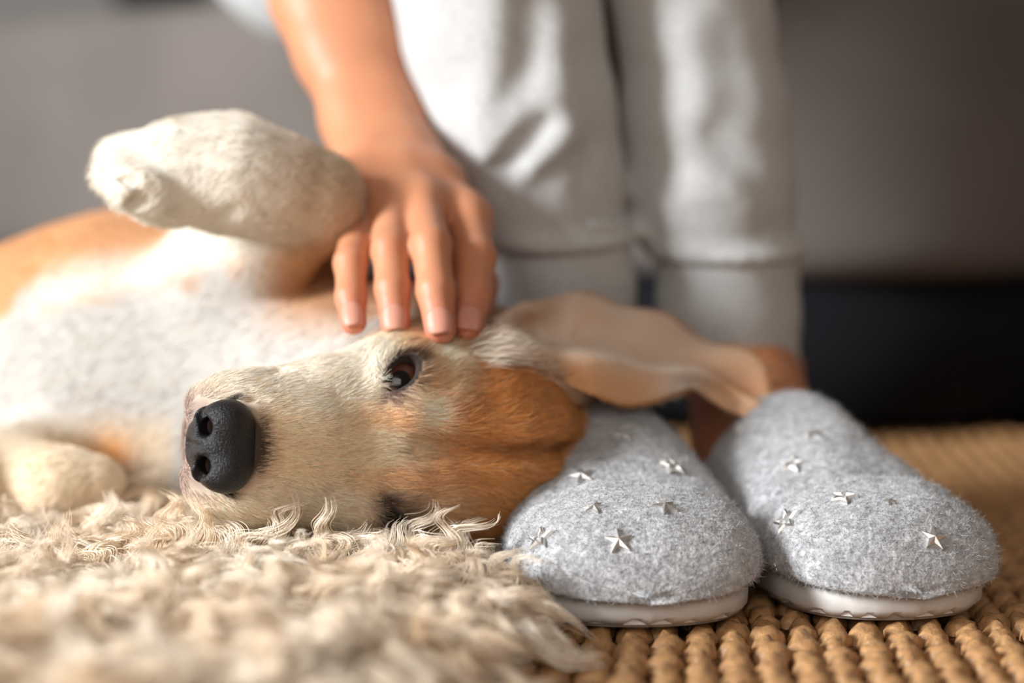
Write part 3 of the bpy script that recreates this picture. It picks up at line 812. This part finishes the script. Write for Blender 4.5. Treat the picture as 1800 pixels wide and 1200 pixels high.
# ------------------------------------------------------------------ slippers
star_px = {'L': [(1095, 768, 10, .9), (1022, 837, 25, 1), (1180, 823, -20, 1.05), (1045, 893, 5, .85), (1168, 891, 0, 1.05), (950, 948, 30, 1.05), (1087, 951, 5, 1.1), (1283, 932, 12, .35)],
           'R': [(1297, 757, 20, .9), (1428, 763, 0, .9), (1392, 819, 10, 1.1), (1482, 877, 8, 1.05), (1562, 882, 15, .5), (1384, 917, 40, 1.15), (1640, 946, -15, 1.05), (1365, 996, 0, .3)]}
def star_mesh():
    V = [(0, 0, 0.0016)]; R, r = 0.0056, 0.0023
    for i in range(10):
        a = math.pi / 2 + i * math.pi / 5; q = R if i % 2 == 0 else r
        V.append((q * math.cos(a), q * math.sin(a), 0.0004))
    for i in range(10):
        a = math.pi / 2 + i * math.pi / 5; q = R if i % 2 == 0 else r
        V.append((q * math.cos(a), q * math.sin(a), -0.0012))
    F = [(0, 1 + i, 1 + (i + 1) % 10) for i in range(10)] + [(1 + i, 11 + i, 11 + (i + 1) % 10, 1 + (i + 1) % 10) for i in range(10)]
    me = bpy.data.meshes.new('star_stud'); me.from_pydata(V, [], F); me.materials.append(M['silver'])
    return me
STAR = star_mesh()
def open_star_mesh():
    V, F = [], []
    for sc, z in ((1.05, -0.0010), (1.05, 0.0006), (0.80, 0.0014), (0.58, 0.0006), (0.58, -0.0010)):
        for i in range(10):
            a = math.pi / 2 + i * math.pi / 5; q = (0.0058 if i % 2 == 0 else 0.0027) * sc
            V.append((q * math.cos(a), q * math.sin(a), z))
    for k in range(4):
        F += [(k * 10 + i, k * 10 + (i + 1) % 10, k * 10 + 10 + (i + 1) % 10, k * 10 + 10 + i) for i in range(10)]
    me = bpy.data.meshes.new('star_stud'); me.from_pydata(V, [], F); me.materials.append(M['silver'])
    return me
OPEN_STAR = open_star_mesh()
OPEN_AT = {(950, 948), (1384, 917), (1180, 823), (1392, 819), (1482, 877)}
def slipper(key, label):
    T0, sd = slip[key]; td = np.array([sd[1], -sd[0]])            # td: towards image right
    if td[0] < 0: td = -td
    def wpt(s, t, z): return np.stack([T0[0] + sd[0] * s + td[0] * t, T0[1] + sd[1] * s + td[1] * t, z + 0 * s], -1)
    root = thing('slipper', label, 'slipper', group='pair of grey felt slippers')
    nq, nt_ = 110, 90
    q = (1 - np.cos(np.linspace(0, math.pi / 2, nq))) ; q = q / q[-1]; q = 0.35 * q ** 0.75 + 0.65 * np.linspace(0, 1, nq) ** 1.25
    th = np.radians(np.linspace(-62, 242, nt_))
    Qg, TH = np.meshgrid(q, th, indexing='ij')
    sn, cs = np.sin(TH), np.cos(TH)
    L = 0.148 + 0.045 * (1 - np.clip(sn, 0, 1)) ** 1.4
    s = Qg * L
    b, h = half_width(s), height(s)
    zc = 0.0225
    zr = zc - .0075 * (1 - np.clip(s / .030, 0, 1)) ** 2
    b = b * {'L': 1.0, 'R': .925}[key]
    h = h * 1.06
    n_ = 2.3 - 0.25 * sm(s, .05, .14)
    up = sn > 0
    t = b * np.sign(cs) * np.abs(cs) ** (2 / np.where(up, n_, 3.2))
    z = np.where(up, zr + h * np.abs(sn) ** (2 / n_), zr - (zr - .0122) * np.abs(sn) ** (2 / 3.2))
    # toe crease and soft unevenness
    P = wpt(s, t, z)
    fl_ = P.reshape(-1, 3)
    cre = -0.0042 * np.exp(-((s - .066 - .004 * cs) / .006) ** 2) * np.clip(sn, 0, 1) ** 1.5 + 0.0030 * np.exp(-((s - .052) / .008) ** 2) * np.clip(sn, 0, 1)
    lump = 0.0009 * wob(fl_, 0.045).reshape(s.shape) + 0.0003 * wob(fl_, 0.010, o=4).reshape(s.shape)
    ce = wpt(s, 0 * t, 0 * z + zc); out = norm(P - ce + 1e-9)
    P = P + out * (cre + lump)[..., None]
    V = P.reshape(-1, 3)
    Q = np.array([(i * nt_ + j, i * nt_ + j + 1, (i + 1) * nt_ + j + 1, (i + 1) * nt_ + j) for i in range(nq - 1) for j in range(nt_ - 1)])
    a = V[Q[5000]]; nn = np.cross(a[1] - a[0], a[3] - a[0])
    if nn @ (a.mean(0) - np.array([*(T0 + sd * .08), zc])) < 0: Q = Q[:, ::-1]
    def felt_col(P):
        w1, w2 = wob(P, 0.004, 24), wob(P, 0.0016, 24, o=2)
        k = 0.405 + 0.08 * w1 + 0.10 * w2
        return np.stack([k * 1.0, k * 0.995, k * 1.015], 1)
    me = mesh_np('slipper_upper', V, Q); paint(me, felt_col(V))
    up_o = link('upper', me, M['felt'], root, label='light grey felt upper')
    md = up_o.modifiers.new('thick', 'SOLIDIFY'); md.thickness = 0.002; md.offset = -1
    # sole
    def outline(ins, n=160):
        u = np.linspace(0, math.pi, n // 2); ss = 0.131 * (1 - np.cos(u))
        hw = half_width(ss) * np.where(ss > .235, np.sqrt(np.clip(1 - ((ss - .235) / .0272) ** 2, 0, 1)), 1)
        hw = np.maximum(hw * {'L': 1.0, 'R': .925}[key] - ins, 0.0005); sm_ = ins + ss * (0.262 - 2 * ins) / 0.262
        return np.concatenate([sm_, sm_[::-1][1:-1]]), np.concatenate([hw, -hw[::-1][1:-1]])
    def solid(name, rings, m, lab=None):
        V, n = [], None
        for ins, z in rings:
            ss, tt = outline(ins); n = len(ss)
            V.append(wpt(ss, tt, z if np.ndim(z) else np.full(n, z)))
        V = np.concatenate(V); R_ = len(rings)
        F = [[k * n + i, k * n + (i + 1) % n, (k + 1) * n + (i + 1) % n, (k + 1) * n + i] for k in range(R_ - 1) for i in range(n)]
        F += [list(range(n)), [(R_ - 1) * n + i for i in range(n)]]
        me = bpy.data.meshes.new(name); me.from_pydata(V.tolist(), [], F)
        bm = bmesh.new(); bm.from_mesh(me); bmesh.ops.recalc_face_normals(bm, faces=bm.faces); bm.to_mesh(me); bm.free()
        for p in me.polygons: p.use_smooth = len(p.vertices) == 4
        o = link(name, me, m, root)
        if lab: o['label'] = lab
        return o
    ss, tt = outline(.007); arc = np.concatenate([[0], np.cumsum(np.hypot(np.diff(ss), np.diff(tt)))])
    wv = np.abs(((arc / .0135 + 0.3 * np.sin(arc * 90)) % 1) - .5) * 2
    wave = 0.0026 + 0.0026 * np.clip(1 - wv * 2.6, 0, 1)
    solid('sole', [(.0072, wave), (.0055, .0055), (.0050, .0132), (.0070, .0145)], M['rubber'], 'off-white rubber sole with a wavy lower edge')
    solid('tread', [(.014, 0.0), (.0088, 0.0012), (.0085, .006)], M['tread'])
    solid('footbed', [(.009, .0140), (.010, .0165)], M['footbed'])
    # silver stars, set into the felt
    bv = BVHTree.FromPolygons([Vector(v) for v in V], [tuple(int(i) for i in f) for f in Q])
    for px, py, rot, sc in star_px[key]:
        d = Vector(at(px, py, 1.0)) - Vector((0, 0, CAM_H))
        hit, nrm, idx, dist = bv.ray_cast(Vector((0, 0, CAM_H)), d.normalized())
        if hit is None: continue
        if nrm.dot(d) > 0: nrm = -nrm
        o = bpy.data.objects.new('star_stud', OPEN_STAR if (px, py) in OPEN_AT else STAR); C.objects.link(o); o.parent = root
        o.location = hit + nrm * 0.0006
        o.rotation_euler = (nrm.to_track_quat('Z', 'Y') @ Matrix.Rotation(math.radians(rot), 3, 'Z').to_quaternion()).to_euler()
        o.scale = (sc,) * 3
    # short felt fuzz
    n = 42000
    Pp, Nn, _ = sample(V, Q, n)
    ln = rng.uniform(.0006, .0019, (n, 1)); dr_ = norm(Nn * .7 + rng.normal(size=(n, 3)) * 1.0); bend = rng.normal(size=(n, 3)) * 0.5
    tt_ = np.linspace(0, 1, 4)
    S = np.stack([Pp + dr_ * ln * k + bend * ln * k * k for k in tt_], 1)
    cc = np.tile(np.array([.46, .46, .47]), (n, 1)) * rng.choice([0.45, 0.9, 1.1, 1.3], (n, 1), p=[.28, .32, .25, .15])
    add_hair('felt_fuzz', S, np.tile(np.array([.00006, .00006, .00005, .00002]), (n, 1)), cc, M['fuzz'], root)
    return root
slipper('L', 'grey felt slipper with silver stars, touching the dog\'s head')
slipper('R', 'grey felt slipper with silver stars under the ear tip, farther from the dog\'s muzzle')
# ------------------------------------------------------------------ jute rug
rug = thing('jute_rug', 'golden brown woven jute rug under the slippers', 'rug')
link('backing', box_mesh('jute_backing', -0.75, 0.75, 0.30, 1.50, RUG_Z, RUG_Z + 0.005), M['jute_back'], rug)
def knot_mesh(seed):
    r_ = np.random.default_rng(seed); n, k = 10, 9
    V = []
    for i in range(k):
        t = i / (k - 1) * 2 - 1
        rad = 0.0054 * max(1 - abs(t) ** 2.2, 0.02) ** 0.5
        c = np.array([0.0012 * math.sin(t * 2), t * 0.0078, -0.0028 * t * t])
        for j in range(n):
            a = 2 * math.pi * j / n
            rr = rad * (1 + 0.13 * math.cos(3 * a + t * 3.0 + seed)) + r_.normal() * 0.00018
            V.append(c + np.array([rr * 1.05 * math.cos(a), 0, rr * math.sin(a)]))
    Q = np.array([(i * n + j, i * n + (j + 1) % n, (i + 1) * n + (j + 1) % n, (i + 1) * n + j) for i in range(k - 1) for j in range(n)])
    return np.array(V), Q
KN = [knot_mesh(i) for i in range(5)]
KM = []
for V, Q in KN:
    me = mesh_np('knot', V, Q); me.materials.append(M['jute']); KM.append(me)
ra = math.radians(-5)
cells = []
for i in range(-55, 56):
    for j in range(-42, 58):
        x0 = i * 0.0136 + 0.05; y0 = 0.82 + j * 0.0140 + (0.0070 if i % 2 else 0) + random.gauss(0, .0009)
        x0 += random.gauss(0, .0007)
        x = x0 * math.cos(ra) - (y0 - .82) * math.sin(ra); y = .82 + x0 * math.sin(ra) + (y0 - .82) * math.cos(ra)
        if not (-0.72 < x < 0.72 and 0.33 < y < 1.47): continue
        if x < -0.10 and y > 0.40: 
            if x < -0.16: continue                 # under the sheepskin and the dog
        cells.append((x, y, ra + math.radians((34 if j % 2 else -34) + random.gauss(0, 7)), random.uniform(.88, 1.12), random.randrange(5)))
def in_view(x, y):
    px, py = 900 + x * FPX / y, 330 + CAM_H * FPX / y
    return px > 880 - (1200 - py) * 0.9 + 20 and px < 1830 and py < 1235 and not (900 < px < 1700 and py < 1085)
cells.sort(key=lambda c: (not in_view(c[0], c[1]), c[1]))
KZ = -0.0052
bigV, bigQ, off_ = [], [], 0
for n_, (x, y, a, s, k) in enumerate(cells):
    if n_ < 300:
        o = bpy.data.objects.new('knot', KM[k]); C.objects.link(o); o.parent = rug
        o.location = (x, y, KZ); o.rotation_euler = (0, random.gauss(0, .1), a); o.scale = (s, s, s)
    else:
        V, Q = KN[k]
        ca_, sa_ = math.cos(a), math.sin(a)
        bigV.append(np.stack([x + s * (V[:, 0] * ca_ - V[:, 1] * sa_), y + s * (V[:, 0] * sa_ + V[:, 1] * ca_), KZ + s * V[:, 2]], 1))
        bigQ.append(Q + off_); off_ += len(V)
link('weave', mesh_np('weave', np.concatenate(bigV), np.concatenate(bigQ)), M['jute'], rug, kind='stuff')

# ------------------------------------------------------------------ sheepskin rug
sheep = thing('sheepskin_rug', 'shaggy cream sheepskin rug with long wool under the dog', 'rug')
def sheep_edge(y):                                # right-hand edge of the hide
    return smooth_interp(y, [.40, .62, .72, .78, .84, .90, 1.0, 1.15, 1.35], [-.20, -.075, -.022, -.003, .000, -.005, -.03, -.08, -.16])
def sheep_height(x, y):
    e = sheep_edge(y) - x
    P = np.stack([x, y, 0 * x], 1)
    return 0.002 + 0.008 * sm(e, -.005, .05) + 0.003 * wob(P, 0.07) * sm(e, 0, .04)
nx_, ny_ = 90, 120
yy = np.linspace(.40, 1.35, ny_); V = []
for y in yy:
    t = np.linspace(0, 1, nx_) ** 0.7
    x = -0.75 + (sheep_edge(np.array([y]))[0] + 0.75) * t
    V.append(np.stack([x, np.full(nx_, y), sheep_height(x, np.full(nx_, y))], 1))
V = np.concatenate(V)
Q = np.array([(i * nx_ + j, i * nx_ + j + 1, (i + 1) * nx_ + j + 1, (i + 1) * nx_ + j) for i in range(ny_ - 1) for j in range(nx_ - 1)])
hd = link('hide', mesh_np('hide', V, Q), M['hide'], sheep)
md = hd.modifiers.new('thick', 'SOLIDIFY'); md.thickness = 0.004; md.offset = -1

def wool(n_locks, per, x_rng, y_rng, seed, name, length=(.026, .046), rad=.00014, shade=1.0, upright=0.55, clump=.0050, skip=(9, 9)):
    r = np.random.default_rng(seed)
    x = r.uniform(*x_rng, n_locks * 3); y = r.uniform(*y_rng, n_locks * 3)
    k = (x < sheep_edge(y) - .002) & (np.abs(x) < 0.29 * y + .05) & ~((x > skip[0]) & (x < skip[1]))
    x, y = x[k][:n_locks], y[k][:n_locks]; n = len(x)
    root = np.stack([x, y, sheep_height(x, y)], 1)
    L = r.uniform(*length, n)
    az = r.uniform(0, 2 * math.pi, n); tilt = r.normal(0, 1, (n, 2)) * 0.55
    lean = np.stack([0.30 + tilt[:, 0], -0.15 + tilt[:, 1], np.full(n, upright) + r.uniform(0, .5, n)], 1)
    near = sm(0.03 - (sheep_edge(y) - x), 0, 0.03); lean[:, 0] += near * 0.6
    lean = norm(lean)
    m = 12; t = np.linspace(0, 1, m)
    # guide: leaning arc that droops, with a corkscrew wave
    side = norm(np.cross(lean, np.array([0.1, 0.2, 1.0]))); nrm_ = np.cross(lean, side)
    wl_ = r.uniform(1.2, 2.4, n); ph = r.uniform(0, 6.28, n); amp = r.uniform(.0018, .0044, n)
    droop = r.uniform(.2, .75, n)
    G = root[:, None] + lean[:, None] * (L[:, None] * t)[..., None]
    G[..., 2] -= (droop * L)[:, None] * t ** 2.2 * 0.75
    G += lean[:, None] * 0
    ax2 = np.stack([lean[:, 0], lean[:, 1], 0 * L], 1); G += ax2[:, None] * ((droop * L)[:, None] * t ** 2 * 0.45)[..., None]
    ang = ph[:, None] + wl_[:, None] * 6.28 * t
    a_ = amp[:, None] * (0.35 + t)
    G += side[:, None] * (np.cos(ang) * a_)[..., None] + nrm_[:, None] * (np.sin(ang) * a_)[..., None]
    G[..., 2] = np.maximum(G[..., 2], 0.004)
    # keep clear of the dog's flesh and of the slippers
    val = DG.value(G[:, 3:].reshape(-1, 3)).reshape(n, -1)
    keep = (val > -0.0015).all(1)
    for T0, sd in slip.values():
        td = np.array([sd[1], -sd[0]]); rel = G[..., :2] - T0
        s = rel @ sd; tt = rel @ td
        ins = (s > 0.002) & (s < .26) & (np.abs(tt) < half_width(np.clip(s, 0, .26)) - 0.001) & (G[..., 2] < .06)
        keep &= ~ins.any(1)
    G, side, nrm_, root, L = G[keep], side[keep], nrm_[keep], root[keep], L[keep]; n = len(G)
    # strands of each lock, spread at the root and gathered to the tip
    o1 = r.normal(0, 1, (n, per, 2)); fr = r.uniform(.75, 1.05, (n, per, 1))
    spread = clump * (1.0 - 0.80 * t ** 0.9) + 0.0003
    S = np.empty((n, per, m, 3))
    ti = fr * t                                               # some strands are shorter
    lo = np.clip((ti * (m - 1)).astype(int), 0, m - 2); f = ti * (m - 1) - lo
    ii = np.arange(n)[:, None, None]
    S = G[ii, lo] * (1 - f[..., None]) + G[ii, lo + 1] * f[..., None]
    S = S + side[:, None, None] * (o1[..., 0:1] * spread)[..., None] + nrm_[:, None, None] * (o1[..., 1:2] * spread)[..., None]
    S += r.normal(0, 1, (n, per, 1, 3)) * 0.0006 * (t ** 2)[None, None, :, None]
    S[..., 2] = np.maximum(S[..., 2], 0.001)
    S = S.reshape(n * per, m, 3)
    base = np.array([.93, .83, .70]); dark = np.array([.80, .61, .41])
    mixv = np.clip(0.35 + 0.35 * wob(root, 0.06) + r.normal(0, .15, n), 0, 1)
    c = (base + (dark - base) * mixv[:, None]) * shade
    c = np.repeat(c, per, 0) * r.uniform(.85, 1.12, (n * per, 1))
    R_ = np.tile(rad * np.array([1.1] * 8 + [1.0, .85, .6, .25]), (n * per, 1))
    add_hair(name, S, R_, c, M['wool'], sheep)
wool(4200, 46, (-.45, .03), (.50, 1.08), 11, 'wool', clump=.0056)
wool(110, 26, (-.15, .004), (.775, .845), 29, 'wool', length=(.034, .058), upright=1.25, clump=.0034, skip=(-.064, -.040))

# ------------------------------------------------------------------ dog fur
def fur():
    r = np.random.default_rng(21)
    cen = DV[DQ].mean(1)
    q = head_local(cen)
    onhead = (np.abs(q[:, 0] + 1) < 10) & (np.abs(q[:, 2]) < 6) & (q[:, 1] > -7.5)
    w = np.where(onhead, 1.0, np.where((cen[:, 0] > -0.34) & (cen[:, 1] < 1.12), 0.10, 0.0))
    w *= np.where(cen[:, 2] < .018, 0, 1)
    n = 190000
    P, N, i = sample(DV, DQ, n, w)
    q = head_local(P); u, v, ww = q.T
    keep = np.ones(n, bool)
    for s in (1, -1):
        c, gz, ca, cb = EY[s]; dq = q - (c + gz * 1.15); op = 0.54 if s > 0 else 0.38
        keep &= ~((np.sqrt(((dq @ ca) / 1.02) ** 2 + ((dq @ cb) / (op + .10)) ** 2) < 1) & (np.abs(dq @ gz) < 1.2))
    keep &= ~((u > 5.95) & (v > -3.6) & (np.abs(ww) < 1.8) & (v < -.55))
    P, N, q = P[keep], N[keep], q[keep]; u, v, ww = q.T; n = len(P)
    hd_ = (np.abs(u + 1) < 10) & (np.abs(ww) < 6) & (v > -7.5)
    # flow: back from the nose over the head, towards the tail and down on the body
    flow_h = np.stack([-np.ones(n), 0.15 - 0.0 * u, np.sign(ww) * np.clip(np.abs(ww) * 0.14, 0, .6)], 1)
    for s in (1, -1):                                       # whorl round the eye
        c, gz, ca, cb = EY[s]; dq = q - (c + gz); dd = np.linalg.norm(dq, axis=1)
        flow_h += norm(dq) * (1.6 * np.exp(-(dd / 1.4) ** 2))[:, None]
    flow = np.where(hd_[:, None], flow_h @ HR, np.array([-0.8, 0.1, -0.5]))
    flow = flow + 0.22 * np.stack([wob(P, .03, o=k) for k in (0, 4, 8)], 1) + r.normal(0, .16, (n, 3))
    flow = norm(flow - (flow * N).sum(1)[:, None] * N)
    ln = np.where(hd_, .0045 + .0050 * sm(-u, -4, 4) + .004 * sm(-v, 4.0, 7), .007) * r.uniform(.6, 1.25, n)
    lift = np.where(hd_, .22, .20) * r.uniform(.5, 1.5, n)
    t = np.array([0, .33, .67, 1.0])
    S = P[:, None] + flow[:, None] * (ln[:, None] * t)[..., None] + N[:, None] * (ln[:, None] * (lift[:, None] * t - lift[:, None] * .55 * t * t))[..., None]
    S = S - N[:, None] * .0003
    c = dog_color(P) * (1 + np.where(hd_, .24, .08)[:, None] * r.normal(0, 1, (n, 1))).clip(.35, 1.6) * np.where(hd_, 1.32, 1.15)[:, None]
    c = np.minimum(c, .95)
    c = c + (np.array([.75, .62, .45]) - c) * (r.random((n, 1)) < .07) * 0.5
    rad = np.where(hd_, .000075, .00009)[:, None] * np.array([1.0, .95, .75, .25])
    add_hair('fur', S, rad, c, M['fur'], dog_body)
    # ear hair and the pale tuft at its base
    n = 26000
    P, N, i = sample(EV, EQ, n)
    SS, TT = S2[EQ[i, 0]], T2[EQ[i, 0]]; bk = back[EQ[i, 0]]
    al = norm(np.stack([P[:, 0] * 0 + 1, P[:, 0] * 0 + .1, -0.35 - .3 * (TT - .5)], 1) + r.normal(0, .22, (n, 3)))
    al = norm(al - (al * N).sum(1)[:, None] * N)
    ln = r.uniform(.003, .006, n) + .010 * np.exp(-((SS - .05) / .09) ** 2) * r.random(n) + .004 * (np.abs(TT - .5) > .46)
    lift = r.uniform(.12, .4, n)
    S = P[:, None] + al[:, None] * (ln[:, None] * t)[..., None] + N[:, None] * (ln * lift)[:, None, None] * (t - .4 * t * t)[None, :, None]
    c = ear_color(SS, TT, bk, P) * (1 + .13 * r.normal(0, 1, (n, 1))).clip(.6, 1.4)
    add_hair('fur', S, np.tile(.00007 * np.array([1, .9, .7, .25]), (n, 1)), c, M['fur'], ear)
    # tuft of pale hair where the ear leaves the head
    n = 3600
    cen = DV[DQ].mean(1); ends = [H(-5.2, -1.7, 4.1), H(-9.0, -2.0, 2.3)]
    ab = ends[1] - ends[0]; kk = np.clip(((cen - ends[0]) @ ab) / (ab @ ab), 0, 1)
    dist = np.linalg.norm(cen - ends[0] - kk[:, None] * ab, axis=1)
    P, N, i = sample(DV, DQ, n, np.exp(-(dist / .0055) ** 2) + 1e-9 * (dist < .02))
    k = kk[i]
    dr_ = norm(np.array([.85, -.10, .22]) + .35 * N + r.normal(0, .20, (n, 3)) + np.stack([0 * k, 0 * k, -.45 * k], 1))
    ln = r.uniform(.006, .019, n) * (1 - .35 * k)
    S = P[:, None] + dr_[:, None] * (ln[:, None] * t)[..., None] + np.array([.1, 0, -.35]) * (ln[:, None] * t * t)[..., None] * .5
    cw_ = sm(r.normal(0, .6, n) + (k - .35) * 2, -.6, .8)
    c = mixc(np.tile(np.array([.74, .64, .52]), (n, 1)), TAN * 1.25, cw_ * .6) * r.uniform(.8, 1.15, (n, 1))
    add_hair('fur', S, np.tile(.00008 * np.array([1, .9, .7, .2]), (n, 1)), c, M['fur'], ear)
fur()
